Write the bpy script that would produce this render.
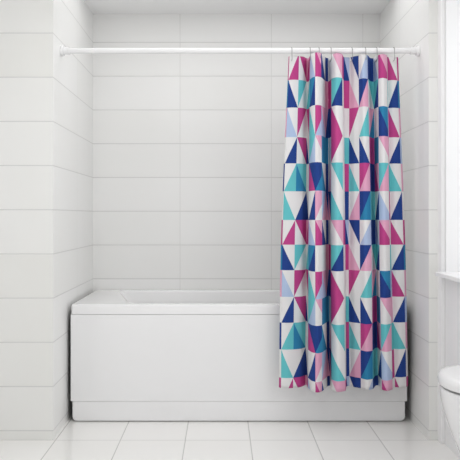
import bpy, bmesh, math
from mathutils import Vector

for o in list(bpy.data.objects):
    bpy.data.objects.remove(o)
S = bpy.context.scene
COL = S.collection
PI = math.pi

# ------------------------------------------------------------------ camera
CAMZ = 1.026
cam_data = bpy.data.cameras.new('camera')
cam = bpy.data.objects.new('camera', cam_data)
COL.objects.link(cam)
cam.location = (0, 0, CAMZ)
cam.rotation_euler = (PI / 2, 0, 0)
cam_data.sensor_width = 36
cam_data.lens = 712 / 460 * 36
cam_data.shift_x = 8 / 460
cam_data.shift_y = -14 / 460
cam_data.clip_start = 0.05
S.camera = cam

# ------------------------------------------------------------------ light
world = bpy.data.worlds.new('daylight')
S.world = world
world.use_nodes = True
bg = world.node_tree.nodes['Background']
bg.inputs['Color'].default_value = (0.97, 0.985, 1.0, 1)
bg.inputs['Strength'].default_value = 0.15


def area(name, loc, rot, sx, sy, power, color=(1, 1, 1)):
    d = bpy.data.lights.new(name, 'AREA')
    d.shape = 'RECTANGLE'
    d.size, d.size_y = sx, sy
    d.energy = power
    d.color = color
    o = bpy.data.objects.new(name, d)
    o.location = loc
    o.rotation_euler = rot
    COL.objects.link(o)
    return o



area('ceiling_light', (0.1, 2.45, 2.2), (0, 0, 0), 1.6, 0.8, 8.3, (1, 0.99, 0.985))
area('alcove_fill', (0.1, 3.6, 2.225), (0, 0, 0), 1.6, 0.55, 3.6, (0.995, 0.992, 0.99))  # added fill to brighten the alcove, stands for no known fitting
area('right_fill', (1.25, 1.25, 1.35), (0, PI / 2, 0), 1.2, 1.5, 10.5, (0.985, 0.985, 1.0))  # added fill from the right for the alcove's left wall, no window here
area('left_fill', (-1.88, 1.25, 1.35), (0, -PI / 2, 0), 1.2, 1.5, 5.0, (0.985, 0.985, 1.0))  # added fill aimed across from the left, no window behind it
area('low_front_fill', (0, -1.0, 0.6), (PI / 2 + 0.2, 0, 0), 2.4, 0.9, 12.5, (0.985, 0.985, 1.0))  # added low fill behind the camera, tilted up to lift the ceiling
area('window_daylight', (1.22, 2.99, 1.45), (0, PI / 2, 0), 1.3, 0.36, 1.8, (0.97, 0.985, 1.0))

S.view_settings.view_transform = 'Standard'
S.view_settings.look = 'None'
S.view_settings.gamma = 1
S.view_settings.use_curve_mapping = False
S.view_settings.exposure = 0.0


# ------------------------------------------------------------------ helpers
def lin(c):
    def f(v):
        v /= 255
        return v / 12.92 if v <= 0.04045 else ((v + 0.055) / 1.055) ** 2.4
    return (f(c[0]), f(c[1]), f(c[2]), 1)


def mat(name, rgb, rough=0.5, metal=0.0, noise=0.0, nscale=8, bump=0.0, bscale=300, spec=0.5, coat=0.0):
    m = bpy.data.materials.new(name)
    m.use_nodes = True
    nt = m.node_tree
    b = nt.nodes['Principled BSDF']
    b.inputs['Base Color'].default_value = lin(rgb)
    b.inputs['Roughness'].default_value = rough
    b.inputs['Metallic'].default_value = metal
    b.inputs['Specular IOR Level'].default_value = spec
    b.inputs['Coat Weight'].default_value = coat
    tc = nt.nodes.new('ShaderNodeTexCoord')
    if noise:
        n = nt.nodes.new('ShaderNodeTexNoise')
        n.inputs['Scale'].default_value = nscale
        nt.links.new(tc.outputs['Object'], n.inputs['Vector'])
        mx = nt.nodes.new('ShaderNodeMix')
        mx.data_type = 'RGBA'
        mx.inputs['A'].default_value = lin([c * (1 - noise) for c in rgb])
        mx.inputs['B'].default_value = lin([min(255, c * (1 + noise)) for c in rgb])
        nt.links.new(n.outputs['Fac'], mx.inputs['Factor'])
        nt.links.new(mx.outputs['Result'], b.inputs['Base Color'])
    if bump:
        n = nt.nodes.new('ShaderNodeTexNoise')
        n.inputs['Scale'].default_value = bscale
        nt.links.new(tc.outputs['Object'], n.inputs['Vector'])
        bp = nt.nodes.new('ShaderNodeBump')
        bp.inputs['Strength'].default_value = bump
        bp.inputs['Distance'].default_value = 0.002
        nt.links.new(n.outputs['Fac'], bp.inputs['Height'])
        nt.links.new(bp.outputs['Normal'], b.inputs['Normal'])
    return m


def tile_mat(name, base, grout, au, u0, pu, av, v0, pv, gu=0.0035, gv=0.004, rough=0.3, spec=0.4, var=0.012, gstr_u=0.6):
    """glazed tiles laid on a grid in metres; au/av are axis indices, u0/v0 a joint, pu/pv the pitch"""
    m = bpy.data.materials.new(name)
    m.use_nodes = True
    nt = m.node_tree
    L = nt.links
    b = nt.nodes['Principled BSDF']
    b.inputs['Roughness'].default_value = rough
    b.inputs['Specular IOR Level'].default_value = spec
    geo = nt.nodes.new('ShaderNodeNewGeometry')
    sep = nt.nodes.new('ShaderNodeSeparateXYZ')
    L.new(geo.outputs['Position'], sep.inputs[0])

    def M(op, a, c=None, d=None):
        n = nt.nodes.new('ShaderNodeMath')
        n.operation = op
        for i, v in enumerate((a, c, d)):
            if v is None:
                continue
            if isinstance(v, (int, float)):
                n.inputs[i].default_value = v
            else:
                L.new(v, n.inputs[i])
        return n.outputs[0]

    def joint(ax, o, p, g):
        t = M('DIVIDE', M('SUBTRACT', sep.outputs[ax], o), p)
        cell = M('FLOOR', M('ADD', t, 0.0))
        fr = M('ABSOLUTE', M('SUBTRACT', t, M('ROUND', t)))
        dist = M('MULTIPLY', fr, p)
        mr = nt.nodes.new('ShaderNodeMapRange')
        mr.interpolation_type = 'SMOOTHSTEP'
        L.new(dist, mr.inputs['Value'])
        mr.inputs['From Min'].default_value = g * 0.35
        mr.inputs['From Max'].default_value = g * 0.85
        mr.inputs['To Min'].default_value = 1
        mr.inputs['To Max'].default_value = 0
        return mr.outputs[0], cell
    ju, cu = joint(au, u0, pu, gu)
    jv, cv = joint(av, v0, pv, gv)
    j = M('MAXIMUM', M('MULTIPLY', ju, gstr_u), jv)
    comb = nt.nodes.new('ShaderNodeCombineXYZ')
    L.new(cu, comb.inputs[0])
    L.new(cv, comb.inputs[1])
    wn = nt.nodes.new('ShaderNodeTexWhiteNoise')
    L.new(comb.outputs[0], wn.inputs['Vector'])
    n = nt.nodes.new('ShaderNodeTexNoise')
    n.inputs['Scale'].default_value = 3.0
    n.inputs['Detail'].default_value = 5
    L.new(geo.outputs['Position'], n.inputs['Vector'])
    f = M('ADD', M('MULTIPLY', wn.outputs['Value'], 0.5), M('MULTIPLY', n.outputs['Fac'], 0.5))
    mx = nt.nodes.new('ShaderNodeMix')
    mx.data_type = 'RGBA'
    mx.inputs['A'].default_value = lin([base[0] * (1 - var), base[1] * (1 - var), base[2] * (1 - 1.6 * var)])
    mx.inputs['B'].default_value = lin([min(255, c * (1 + var)) for c in base])
    L.new(f, mx.inputs['Factor'])
    m2 = nt.nodes.new('ShaderNodeMix')
    m2.data_type = 'RGBA'
    L.new(mx.outputs['Result'], m2.inputs['A'])
    m2.inputs['B'].default_value = lin(grout)
    L.new(j, m2.inputs['Factor'])
    L.new(m2.outputs['Result'], b.inputs['Base Color'])
    bp = nt.nodes.new('ShaderNodeBump')
    bp.inputs['Strength'].default_value = 0.25
    bp.inputs['Distance'].default_value = 0.002
    bp.invert = True
    L.new(j, bp.inputs['Height'])
    L.new(bp.outputs['Normal'], b.inputs['Normal'])
    return m


def link_bm(name, bm, m, parent=None, smooth=False, bevel=0.0, seg=3, sharp=38):
    bmesh.ops.recalc_face_normals(bm, faces=bm.faces[:])
    me = bpy.data.meshes.new(name)
    bm.to_mesh(me)
    bm.free()
    ms = m if isinstance(m, (list, tuple)) else [m]
    for x in ms:
        me.materials.append(x)
    for p in me.polygons:
        p.use_smooth = smooth
    o = bpy.data.objects.new(name, me)
    COL.objects.link(o)
    if smooth and sharp:
        me.set_sharp_from_angle(angle=math.radians(sharp))
    if parent:
        o.parent = parent
    if bevel:
        md = o.modifiers.new('bevel', 'BEVEL')
        md.width = bevel
        md.segments = seg
        md.limit_method = 'ANGLE'
        md.angle_limit = math.radians(35)
    return o


def add_box(bm, x0, x1, y0, y1, z0, z1):
    vs = [bm.verts.new((x, y, z)) for x in (x0, x1) for y in (y0, y1) for z in (z0, z1)]
    for f in ((0, 1, 3, 2), (4, 6, 7, 5), (0, 4, 5, 1), (2, 3, 7, 6), (0, 2, 6, 4), (1, 5, 7, 3)):
        bm.faces.new([vs[i] for i in f])


def box(name, b, m, parent=None, bevel=0.0, smooth=False):
    bm = bmesh.new()
    add_box(bm, *b)
    return link_bm(name, bm, m, parent, smooth, bevel)


def struct(o):
    o['kind'] = 'structure'
    return o


def loft(bm, rings, cap0=True, cap1=True):
    R = [[bm.verts.new(p) for p in r] for r in rings]
    n = len(R[0])
    for a, b in zip(R, R[1:]):
        for i in range(n):
            bm.faces.new((a[i], a[(i + 1) % n], b[(i + 1) % n], b[i]))
    if cap0:
        bm.faces.new(R[0][::-1])
    if cap1:
        bm.faces.new(R[-1])


def tube(bm, pts, r, n=10, cap=True):
    pts = [Vector(p) for p in pts]
    rings = []
    t0 = (pts[1] - pts[0]).normalized()
    ref = Vector((0, 0, 1)) if abs(t0.z) < 0.9 else Vector((1, 0, 0))
    nrm = t0.cross(ref).normalized()
    for i, p in enumerate(pts):
        t = (pts[min(i + 1, len(pts) - 1)] - pts[max(i - 1, 0)]).normalized()
        nrm = (nrm - t * nrm.dot(t)).normalized()
        bn = t.cross(nrm)
        rr = r[i] if isinstance(r, (list, tuple)) else r
        rings.append([p + (nrm * math.cos(2 * PI * k / n) + bn * math.sin(2 * PI * k / n)) * rr for k in range(n)])
    loft(bm, rings, cap, cap)


def thing(name, loc, label, cat, group=None):
    o = bpy.data.objects.new(name, None)
    o.empty_display_size = 0.05
    COL.objects.link(o)
    o.location = loc
    o['label'] = label
    o['category'] = cat
    if group:
        o['group'] = group
    return o


def under(o, root):
    """parent keeping the mesh where it was written in room coordinates"""
    o.parent = root
    o.matrix_parent_inverse.identity()
    for v in o.data.vertices:
        v.co -= root.location
    return o


# ------------------------------------------------------------------ materials
WALL = (249, 249, 248)
GR = (223, 223, 221)
R0Z, RP = 0.043, 0.2023
m_back = tile_mat('tile_back', WALL, GR, 0, -0.2517, 0.5475, 2, R0Z, RP)
m_side = tile_mat('tile_side', WALL, GR, 1, 3.80, 0.5475, 2, R0Z, RP)
m_front = tile_mat('tile_front', (241, 241, 239), (220, 220, 218), 0, -0.779 - 0.5475 * 2, 20.0, 2, R0Z, RP, var=0.02)
m_floor = tile_mat('tile_floor', (250, 249, 247), (206, 205, 202), 0, -0.465, 0.2972, 1, 3.26, 0.6,
                   gu=0.004, gv=0.004, rough=0.22, gstr_u=1.0)
m_paint = mat('white_paint', (249, 249, 249), 0.6, noise=0.004)
m_ceil = mat('ceiling_paint', (255, 255, 255), 0.8, noise=0.004)
m_acryl = mat('white_acrylic', (251, 251, 251), 0.18, spec=0.5, noise=0.003, nscale=3)
m_panel = mat('white_panel', (247, 247, 247), 0.3, noise=0.004, nscale=3)
m_cer = mat('white_ceramic', (244, 244, 245), 0.1, spec=0.6, noise=0.002)
m_seatp = mat('white_seat_plastic', (243, 243, 243), 0.25, noise=0.002)
m_rod = mat('white_enamel', (245, 245, 245), 0.25, noise=0.002)
m_wire = mat('brushed_steel_wire', (150, 150, 150), 0.3, 0.9, noise=0.02)
m_gap = mat('grey_gap_shade', (150, 150, 149), 0.6, noise=0.02)  # grey that stands in for the shade under the toilet lid
m_seal = mat('grey_seal', (95, 95, 93), 0.7, noise=0.02)

# ------------------------------------------------------------------ room
XL, XR = -0.773, 0.9467       # alcove side walls
YB, YF = 4.265, 3.26          # alcove back wall, wall front plane
CZ = 2.236
XW = 1.005                    # window wall face
XE = 1.27                     # recess wall face
struct(box('floor', (-1.9, 1.45, -3.4, 4.4, -0.1, 0.0), m_floor))
struct(box('ceiling', (-1.9, 1.45, -3.4, 4.4, CZ, CZ + 0.1), m_ceil))
struct(box('wall_back', (XL - 0.12, XR + 0.12, YB, YB + 0.12, 0, CZ), m_back))


def corner_wall(name, b, front_dir_mat, side_mat):
    """block whose y-facing faces carry one tile layout and x-facing faces the other"""
    bm = bmesh.new()
    add_box(bm, *b)
    bm.normal_update()
    for f in bm.faces:
        f.material_index = 1 if abs(f.normal.x) > 0.5 else 0
    return struct(link_bm(name, bm, [front_dir_mat, side_mat]))


corner_wall('wall_left', (-1.9, XL, YF, YB, 0, CZ), m_front, m_side)
corner_wall('wall_right', (XR, 0.9865, YF, YB, 0, CZ), m_front, m_side)
struct(box('wall_left_room', (-2.0, -1.9, -3.4, YF, 0, CZ), m_paint))
# window wall: block beside the alcove with an opening towards the room
WY0, WY1, WZ0, WZ1 = 2.80, 3.192, 0.776, 2.08
PY0 = 2.73
bm = bmesh.new()
add_box(bm, XW, XE + 0.1, WY1, YB, 0, CZ)
add_box(bm, XW, XE + 0.1, PY0, WY0, 0, CZ)
add_box(bm, XW, XE + 0.1, WY0, WY1, 0, WZ0 - 0.02)
add_box(bm, XW, XE + 0.1, WY0, WY1, WZ1, CZ)
struct(link_bm('wall_window', bm, m_paint))
struct(box('wall_right_room', (XE, XE + 0.1, -3.4, PY0, 0, CZ), m_paint))
struct(box('trim_1', (0.9865, XW, 3.205, YB, 0, CZ), m_paint, bevel=0.004))
# window
win = bpy.data.objects.new('window_1', None)
COL.objects.link(win)
win.location = (1.2, (WY0 + WY1) / 2, WZ0)
win['kind'] = 'structure'
bm = bmesh.new()
fw = 0.04
add_box(bm, 1.17, 1.23, WY0, WY0 + fw, WZ0, WZ1)
add_box(bm, 1.17, 1.23, WY1 - fw, WY1, WZ0, WZ1)
add_box(bm, 1.17, 1.23, WY0 + fw, WY1 - fw, WZ0, WZ0 + fw)
add_box(bm, 1.17, 1.23, WY0 + fw, WY1 - fw, WZ1 - fw, WZ1)
under(link_bm('window_frame', bm, m_rod, bevel=0.003), win)
m_glass = mat('window_glass', (255, 255, 255), 0.0, noise=0.001)
m_glass.node_tree.nodes['Principled BSDF'].inputs['Transmission Weight'].default_value = 1
under(box('window_pane', (1.235, 1.241, WY0 + 0.01, WY1 - 0.01, WZ0 + 0.01, WZ1 - 0.01), m_glass), win)
sl = box('window_sill', (0.957, 1.168, WY0 - 0.02, 3.198, WZ0 - 0.02, WZ0), m_paint, bevel=0.004)
under(sl, win)

# ------------------------------------------------------------------ bathtub
BX0, BX1 = -0.752, 0.921
BY0, BY1 = 3.545, 4.262
ZR = 0.585


def rrect(x0, x1, y0, y1, z, r, n=6):
    pts = []
    for cx, cy, a0 in ((x1 - r, y1 - r, 0), (x0 + r, y1 - r, PI / 2), (x0 + r, y0 + r, PI), (x1 - r, y0 + r, 1.5 * PI)):
        for k in range(n + 1):
            a = a0 + k / n * PI / 2
            pts.append((cx + r * math.cos(a), cy + r * math.sin(a), z))
    return pts


tub = thing('bathtub', ((BX0 + BX1) / 2, (BY0 + BY1) / 2, 0),
            'long white rectangular built-in bathtub with a plain front panel, in the tiled alcove', 'bathtub')
bm = bmesh.new()
e = 0.008
rings = [rrect(BX0, BX1, BY0, BY1, ZR - 0.048, 0.012),
         rrect(BX0, BX1, BY0, BY1, ZR - 0.040, 0.012),
         rrect(BX0, BX1, BY0, BY1, ZR - 0.014, 0.012),
         rrect(BX0, BX1, BY0, BY1, ZR - e, 0.012),
         rrect(BX0 + 0.002, BX1 - 0.002, BY0 + 0.002, BY1 - 0.002, ZR - 0.002, 0.012),
         rrect(BX0 + e, BX1 - e, BY0 + e, BY1 - e, ZR, 0.012)]
ix0, ix1, iy0, iy1 = -0.605, 0.83, BY0 + 0.07, BY1 - 0.045
rings += [rrect(ix0 - 0.012, ix1 + 0.012, iy0 - 0.012, iy1 + 0.012, ZR, 0.03),
          rrect(ix0 - 0.004, ix1 + 0.004, iy0 - 0.004, iy1 + 0.004, ZR - 0.003, 0.026),
          rrect(ix0, ix1, iy0, iy1, ZR - 0.012, 0.024)]
for t in (0.15, 0.35, 0.6, 0.8):
    rings.append(rrect(ix0 + 0.36 * t, ix1 - 0.08 * t, iy0 + 0.05 * t, iy1 - 0.05 * t, ZR - 0.012 - 0.40 * t, 0.024 + 0.07 * t))
rings += [rrect(ix0 + 0.36, ix1 - 0.09, iy0 + 0.06, iy1 - 0.06, 0.185, 0.10),
          rrect(ix0 + 0.42, ix1 - 0.14, iy0 + 0.11, iy1 - 0.11, 0.165, 0.10)]
# underside shell
under_r = [rrect(ix0 + 0.41, ix1 - 0.13, iy0 + 0.10, iy1 - 0.10, 0.15, 0.10),
           rrect(ix0 + 0.34, ix1 - 0.075, iy0 + 0.045, iy1 - 0.045, 0.18, 0.10),
           rrect(ix0 - 0.012, ix1 + 0.012, iy0 - 0.012, iy1 + 0.012, ZR - 0.03, 0.05),
           rrect(BX0 + 0.006, BX1 - 0.006, BY0 + 0.006, BY1 - 0.006, ZR - 0.03, 0.012)]


def skew(p):
    # the opening's left end runs at a slant, the deck beside it widening to the front
    w = max(0.0, min(1.0, (0.1 - p[0]) / 0.6))
    return (p[0] + (iy1 - p[1]) * 0.21 * w, p[1], p[2])


rings = rings[:6] + [[skew(p) for p in r] for r in rings[6:]]
R = [[bm.verts.new(p) for p in r] for r in rings]
U = [[bm.verts.new(p) for p in r] for r in under_r]
n = len(R[0])
seq = U + R
for a, b in zip(seq, seq[1:]):
    for i in range(n):
        bm.faces.new((a[i], a[(i + 1) % n], b[(i + 1) % n], b[i]))
bm.faces.new(R[-1])
bm.faces.new(U[0][::-1])
sh = under(link_bm('tub_shell', bm, m_acryl, smooth=True), tub)
bm = bmesh.new()
dr = [rrect(0.63, 0.68, 3.88, 3.93, z, 0.0249, 8) for z in (0.1655, 0.169)]
loft(bm, dr)
o = under(link_bm('drain', bm, m_wire), tub)
o['label'] = 'steel drain'
under(box('front_panel', (BX0 - 0.002, BX1 + 0.001, BY0 + 0.001, BY0 + 0.02, 0.103, ZR - 0.0495), m_panel, bevel=0.002), tub)
# plinth with rounded lower corners
bm = bmesh.new()


def plinth_ring(y, s):
    x0, x1, z0, z1, r = BX0 + 0.006 + s, BX1 - 0.008 - s, 0.004 + s, 0.102, 0.022
    pts = [(x0, y, z1), (x1, y, z1)]
    for k in range(7):
        a = -k / 6 * PI / 2
        pts.append((x1 - r + r * math.cos(a), y, z0 + r + r * math.sin(a)))
    for k in range(7):
        a = -PI / 2 - k / 6 * PI / 2
        pts.append((x0 + r + r * math.cos(a), y, z0 + r + r * math.sin(a)))
    return pts


loft(bm, [plinth_ring(BY0 + 0.003, 0.004), plinth_ring(BY0 + 0.007, 0), plinth_ring(BY0 + 0.022, 0)])
under(link_bm('plinth', bm, m_panel), tub)
bm = bmesh.new()
add_box(bm, BX0 + 0.03, BX1 - 0.03, BY0 + 0.024, BY0 + 0.04, 0.0, ZR - 0.05)
for x in (BX0 + 0.2, BX1 - 0.2):
    for y in (BY0 + 0.12, BY1 - 0.12):
        add_box(bm, x - 0.02, x + 0.02, y - 0.02, y + 0.02, 0.0, 0.2)
o = under(link_bm('support_frame', bm, m_seal), tub)
o['label'] = 'dark frame behind the panel'

# ------------------------------------------------------------------ curtain rod
RY, RZ_, RR = 3.42, 1.8195, 0.0132
rod = thing('curtain_rod', (XL, RY, RZ_), 'white round shower curtain rod spanning the alcove from wall to wall', 'curtain rod')
bm = bmesh.new()
tube(bm, [(XL + 0.03, RY, RZ_), (XR - 0.03, RY, RZ_)], RR, 28)
o = under(link_bm('tube', bm, m_rod, smooth=True, bevel=0), rod)
for sgn, xw in ((1, XL), (-1, XR)):
    bm = bmesh.new()
    prof = [(0.0, 0.025), (0.002, 0.026), (0.011, 0.026), (0.013, 0.025), (0.0135, 0.0175), (0.034, 0.0170), (0.0345, 0.0182), (0.041, 0.0180), (0.042, 0.0165), (0.0421, 0.0134)]
    rings = [[(xw + sgn * (d + 0.0005), RY + r * math.cos(2 * PI * k / 32), RZ_ + r * math.sin(2 * PI * k / 32)) for k in range(32)] for d, r in prof]
    loft(bm, rings)
    under(link_bm('wall_flange', bm, m_rod, smooth=True), rod)

# ------------------------------------------------------------------ curtain
# fabric columns: where each printed column edge hangs at the top, middle and hem (tangent x/d of the room view)
BT = [288.7, 289.5, 299, 306.5, 310, 315.2, 321, 325, 328, 331.5, 342, 343.3, 349.5, 358.7, 367.3, 373.3, 378.2, 386.8, 387.1, 396.5, 398]
BM_ = [280.7, 282.2, 294.5, 306, 308.5, 315.3, 322, 326, 328.7, 331, 343.5, 345.2, 348.7, 360, 371.5, 376, 379.6, 390, 391.2, 403.8, 405.5]
BB = [279, 281, 293, 305, 308, 315.5, 321.8, 327, 330, 331.5, 345.5, 346.2, 349.5, 361, 372.8, 378.3, 382, 392.5, 395, 406.3, 408]
FK = [(0, 0), (1, .012), (1.5, .02), (2, .015), (2.6, 0), (3, -.035), (3.5, -.04), (4, .02), (4.6, .09), (5.3, .11), (6, .085),
      (6.7, .02), (7.3, -.025), (8, -.035), (8.6, -.01), (9, .045), (9.5, .09), (10, .07), (10.6, .03), (11.2, -.01), (12, -.015),
      (12.5, .01), (13, .03), (13.5, .06), (14, .04), (14.5, -.03), (15, -.04), (15.5, .0), (16, .045), (16.5, .07),
      (17, .04), (17.6, .01), (18, 0), (18.5, .01), (19, 0), (20, -.02)]
ZROW = [1.8118, 1.6815, 1.5478, 1.4057, 1.279, 1.145, 1.007, .888, .765, .6366, .512, .3834, .248, .118]


def hermite(xs, ys, x):
    n = len(xs)
    i = 0
    while i < n - 2 and x > xs[i + 1]:
        i += 1

    def m(k):
        if k == 0:
            return (ys[1] - ys[0]) / (xs[1] - xs[0])
        if k == n - 1:
            return (ys[-1] - ys[-2]) / (xs[-1] - xs[-2])
        a = (ys[k] - ys[k - 1]) / (xs[k] - xs[k - 1])
        b = (ys[k + 1] - ys[k]) / (xs[k + 1] - xs[k])
        if a * b <= 0:
            return 0
        return 2 * a * b / (a + b)
    h = xs[i + 1] - xs[i]
    t = (x - xs[i]) / h
    return ((2 * t ** 3 - 3 * t ** 2 + 1) * ys[i] + (t ** 3 - 2 * t ** 2 + t) * h * m(i)
            + (-2 * t ** 3 + 3 * t ** 2) * ys[i + 1] + (t ** 3 - t ** 2) * h * m(i + 1))


FX, FY = [k[0] for k in FK], [k[1] for k in FK]
US = list(range(21))
CY = 3.442


def soft(A, u):
    i = min(int(u), 19)
    return 0.8 * (A[i] + (A[i + 1] - A[i]) * (u - i)) + 0.2 * hermite(US, A, u)


def curtain_pt(u, z):
    yp = 216 - (z - CAMZ) * 207
    t = lambda a, b, c: hermite([57, 258, 388], [a, b, c], min(max(yp, 50), 396))
    ex = t(soft(BT, u), soft(BM_, u), soft(BB, u))
    amp = 0.86 + 0.16 * (1.8 - z) / 1.6
    f = hermite(FX, FY, u) * amp
    f += 0.004 * math.sin(z * 5.3 + u * 0.8) * (1.8 - z)
    y = CY - f
    return Vector(((ex - 222) / 712 * y, y, z))


W, N, M_, P, T, L, B = range(7)
CW = {'W': 0, 'N': 1, 'M': 2, 'P': 3, 'T': 4, 'L': 5, 'B': 6}
# per fabric column: the six rows of the repeat, top to bottom
CELLS = [
    'M B P W N W',
    'W/M N\\W L\\W W/N W/T T\\W',
    'W\\M T/W M/W W\\M B\\T W/N',
    'P/M W/T W\\M N\\W W N\\W',
    'L\\W B/N T\\W T/L M\\N W/N',
    'M\\P W M/L W\\P N/B P/W',
    'N\\W W L\\P B B\\W L/P',
    'N P P/N B N P\\N',
    'W M N W W/P P\\N',
    'W\\P T/N M\\W M/W W\\T T\\W',
    'M W W W W W',
    'N\\L M W T M N',
    'W\\N P\\W M/W N\\W T\\W W/P',
    'W/L N/P W/T N\\W M/P N/B',
    'N W\\T P/B M N T',
    'L\\W T/N W B M\\P W/N',
    'M\\P W N\\B W\\P T/P L\\W',
    'W T L P T M',
    'M\\W W/N M\\W W/N T\\W W/N',
    'M B P L P W',
]
PAL = [(232, 231, 231), (36, 66, 138), (192, 70, 137), (228, 168, 196), (103, 196, 202), (178, 196, 226), (48, 132, 176)]


def fabric(name, rgb):
    m = mat(name, rgb, 0.75, bump=0.15, bscale=700, spec=0.2)
    return m


FAB = [fabric('fabric_' + k, PAL[i]) for i, k in enumerate(['white', 'navy', 'magenta', 'pink', 'turquoise', 'light_blue', 'mid_blue'])]
ND = 8
bm = bmesh.new()
NR = 13
vg = {}


# share of a cell's width lying on the visible side of a fold (the rest turns away into it)
SHARE = {5: 0.55, 16: 0.78}


def Vq(u, v):
    """vertex at fabric column u, row v (v in rows)"""
    k = (round(u * 4096), round(v * 4096))
    if k not in vg:
        r = min(int(v + 1e-9), NR - 1)
        vg[k] = bm.verts.new(curtain_pt(u, ZROW[r] + (ZROW[r + 1] - ZROW[r]) * (v - r)))
    return vg[k]


def half(poly, fn, sgn):
    out = []
    for p, q in zip(poly, poly[1:] + poly[:1]):
        a_, b_ = sgn * fn(p), sgn * fn(q)
        if a_ >= -1e-9:
            out.append(p)
        if (a_ > 1e-9 and b_ < -1e-9) or (a_ < -1e-9 and b_ > 1e-9):
            t = a_ / (a_ - b_)
            out.append((p[0] + (q[0] - p[0]) * t, p[1] + (q[1] - p[1]) * t))
    return out


def put(c, r, poly, mi):
    vs = []
    for p in poly:
        v = Vq(c + p[0], r + p[1])
        if v not in vs:
            vs.append(v)
    if len(vs) >= 3:
        try:
            bm.faces.new(vs).material_index = mi
        except ValueError:
            pass


for c in range(20):
    cells = CELLS[min(c, 19)].split()
    for r in range(NR):
        s = cells[r % 6]
        sh_ = SHARE.get(c, 1.0) if c == 5 or '/' not in s else 1.0
        if '/' in s:
            a, b = s.split('/')
            fn = lambda p: 1 - (p[0] * sh_ + p[1])          # > 0 on the upper left
        elif '\\' in s:
            a, b = s.split('\\')
            fn = lambda p: p[1] - p[0] * sh_                # > 0 on the lower left
        else:
            a = b = s
            fn = None
        a, b = CW[a], CW[b]
        for i in range(ND):
            for j in range(ND):
                if (r == 0 and j < 1) or (r == NR - 1 and j > 2):
                    continue
                x0, x1, y0, y1 = i / ND, (i + 1) / ND, j / ND, (j + 1) / ND
                q = [(x0, y0), (x0, y1), (x1, y1), (x1, y0)]
                if fn is None:
                    put(c, r, q, a)
                else:
                    put(c, r, half(q, fn, 1), a)
                    put(c, r, half(q, fn, -1), b)
cur = link_bm('shower_curtain', bm, FAB, smooth=True, sharp=0)
md = cur.modifiers.new('thickness', 'SOLIDIFY')
md.thickness = 0.0012
md.offset = 0
cur['label'] = 'gathered shower curtain printed with navy, magenta, pink and turquoise triangles, hanging over the bathtub'
cur['category'] = 'shower curtain'

# ------------------------------------------------------------------ hooks
ZT = ZROW[0] + (ZROW[1] - ZROW[0]) / ND      # top edge of the fabric
HK = [(291.5, 'leftmost of the wire hooks, at the curtain edge furthest from the window'),
      (308.5, 'second wire hook from the left, over the first deep fold'),
      (320.5, 'third wire hook from the left, right of the tall magenta-topped fold'),
      (329.6, 'fourth wire hook from the left, just left of the pale pink-topped fold'),
      (350.5, 'fifth wire hook from the left, alone near the middle of the curtain'),
      (366.0, 'sixth wire hook from the left, left one of the close pair'),
      (374.2, 'seventh wire hook from the left, right one of the close pair'),
      (393.0, 'rightmost of the wire hooks, at the curtain edge nearest the window')]
for hx, lab in HK:
    # find u on the top edge
    lo, hi = 0.0, 20.0
    for _ in range(40):
        mid = (lo + hi) / 2
        p = curtain_pt(mid, ZT - 0.012)
        if p.x / p.y * 712 + 222 < hx:
            lo = mid
        else:
            hi = mid
    p = curtain_pt((lo + hi) / 2, ZT - 0.014)
    X = p.x
    pts = []
    rr = RR + 0.0028
    # from behind the rod, over the top, down in front, through the fabric
    for k in range(15):
        a = math.radians(215 - k * 225 / 14)
        pts.append((X, RY + rr * math.cos(PI - a) * 1.0, RZ_ + rr * math.sin(a)))
    yf = min(p.y, RY - rr) - 0.004
    y_last, z_last = pts[-1][1], pts[-1][2]
    for k in range(1, 7):
        t = k / 6
        s = t * t * (3 - 2 * t)
        pts.append((X, y_last + (yf - y_last) * s, z_last + (p.z - 0.004 - z_last) * t))
    yb = p.y + 0.006
    for k in range(1, 6):
        a = k / 5 * PI
        pts.append((X, (yf + yb) / 2 - (yb - yf) / 2 * math.cos(a), p.z - 0.004 - 0.006 * math.sin(a)))
    pts.append((X, yb, p.z + 0.006))
    bm = bmesh.new()
    tube(bm, pts, 0.0014, 8)
    o = link_bm('curtain_hook', bm, m_wire, smooth=True)
    o['label'] = lab
    o['category'] = 'curtain hook'
    o['group'] = 'wire hooks on the curtain rod'

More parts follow.
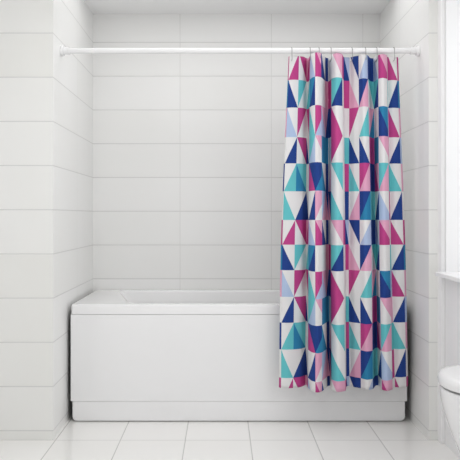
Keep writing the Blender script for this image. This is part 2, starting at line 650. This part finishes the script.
# ------------------------------------------------------------------ toilet
TY, TX0, TX1, HW = 2.50, 0.773, 1.268, 0.205
toi = thing('toilet', ((TX0 + TX1) / 2, TY, 0), 'white ceramic toilet with a closed rounded lid, below the window sill at the right edge', 'toilet')


def dring(x0, x1, hw, z, n=28, ex=2.25):
    """rounded nose towards -x, straight back at x1"""
    pts = []
    L_ = min(0.27, (x1 - x0) * 0.65)
    for k in range(n + 1):
        a = PI / 2 + k / n * PI
        cx, cy = math.cos(a), math.sin(a)
        px = x0 + L_ + L_ * (-abs(cx) ** (2 / ex))
        py = TY + hw * math.copysign(abs(cy) ** (2 / ex), cy)
        pts.append((px, py, z))
    for t in (0.5, 1.0):
        pts.append((x0 + L_ + (x1 - x0 - L_) * t, TY - hw * (1 - 0.06 * t), z))
    for t in (1.0, 0.5):
        pts.append((x0 + L_ + (x1 - x0 - L_) * t, TY + hw * (1 - 0.06 * t), z))
    return pts


bm = bmesh.new()
prof = [(0.0, .91, .127), (0.03, .90, .132), (0.08, .884, .14), (0.14, .864, .153), (0.20, .836, .167), (0.26, .811, .18),
        (0.32, .790, .191), (0.37, .778, .198), (0.414, .773, .201), (0.420, .777, .198)]
loft(bm, [dring(x, TX1, hw, z) for z, x, hw in prof])
under(link_bm('bowl', bm, m_cer, smooth=True), toi)
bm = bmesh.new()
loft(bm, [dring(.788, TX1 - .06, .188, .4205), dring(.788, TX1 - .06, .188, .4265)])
o = under(link_bm('gap_shade_strip', bm, m_gap, smooth=False), toi)  # thin strip coloured grey as the shade between bowl and lid
o['label'] = 'grey strip as painted shade in the gap between bowl and lid'
bm = bmesh.new()
lz = 0.427
loft(bm, [dring(.776, TX1 - .05, .198, lz), dring(.769, TX1 - .045, .204, lz + .004), dring(.767, TX1 - .045, .207, lz + .02),
          dring(.769, TX1 - .046, .204, lz + .034), dring(.776, TX1 - .05, .198, lz + .041), dring(.792, TX1 - .06, .182, lz + .0435)])
under(link_bm('lid', bm, m_seatp, smooth=True), toi)
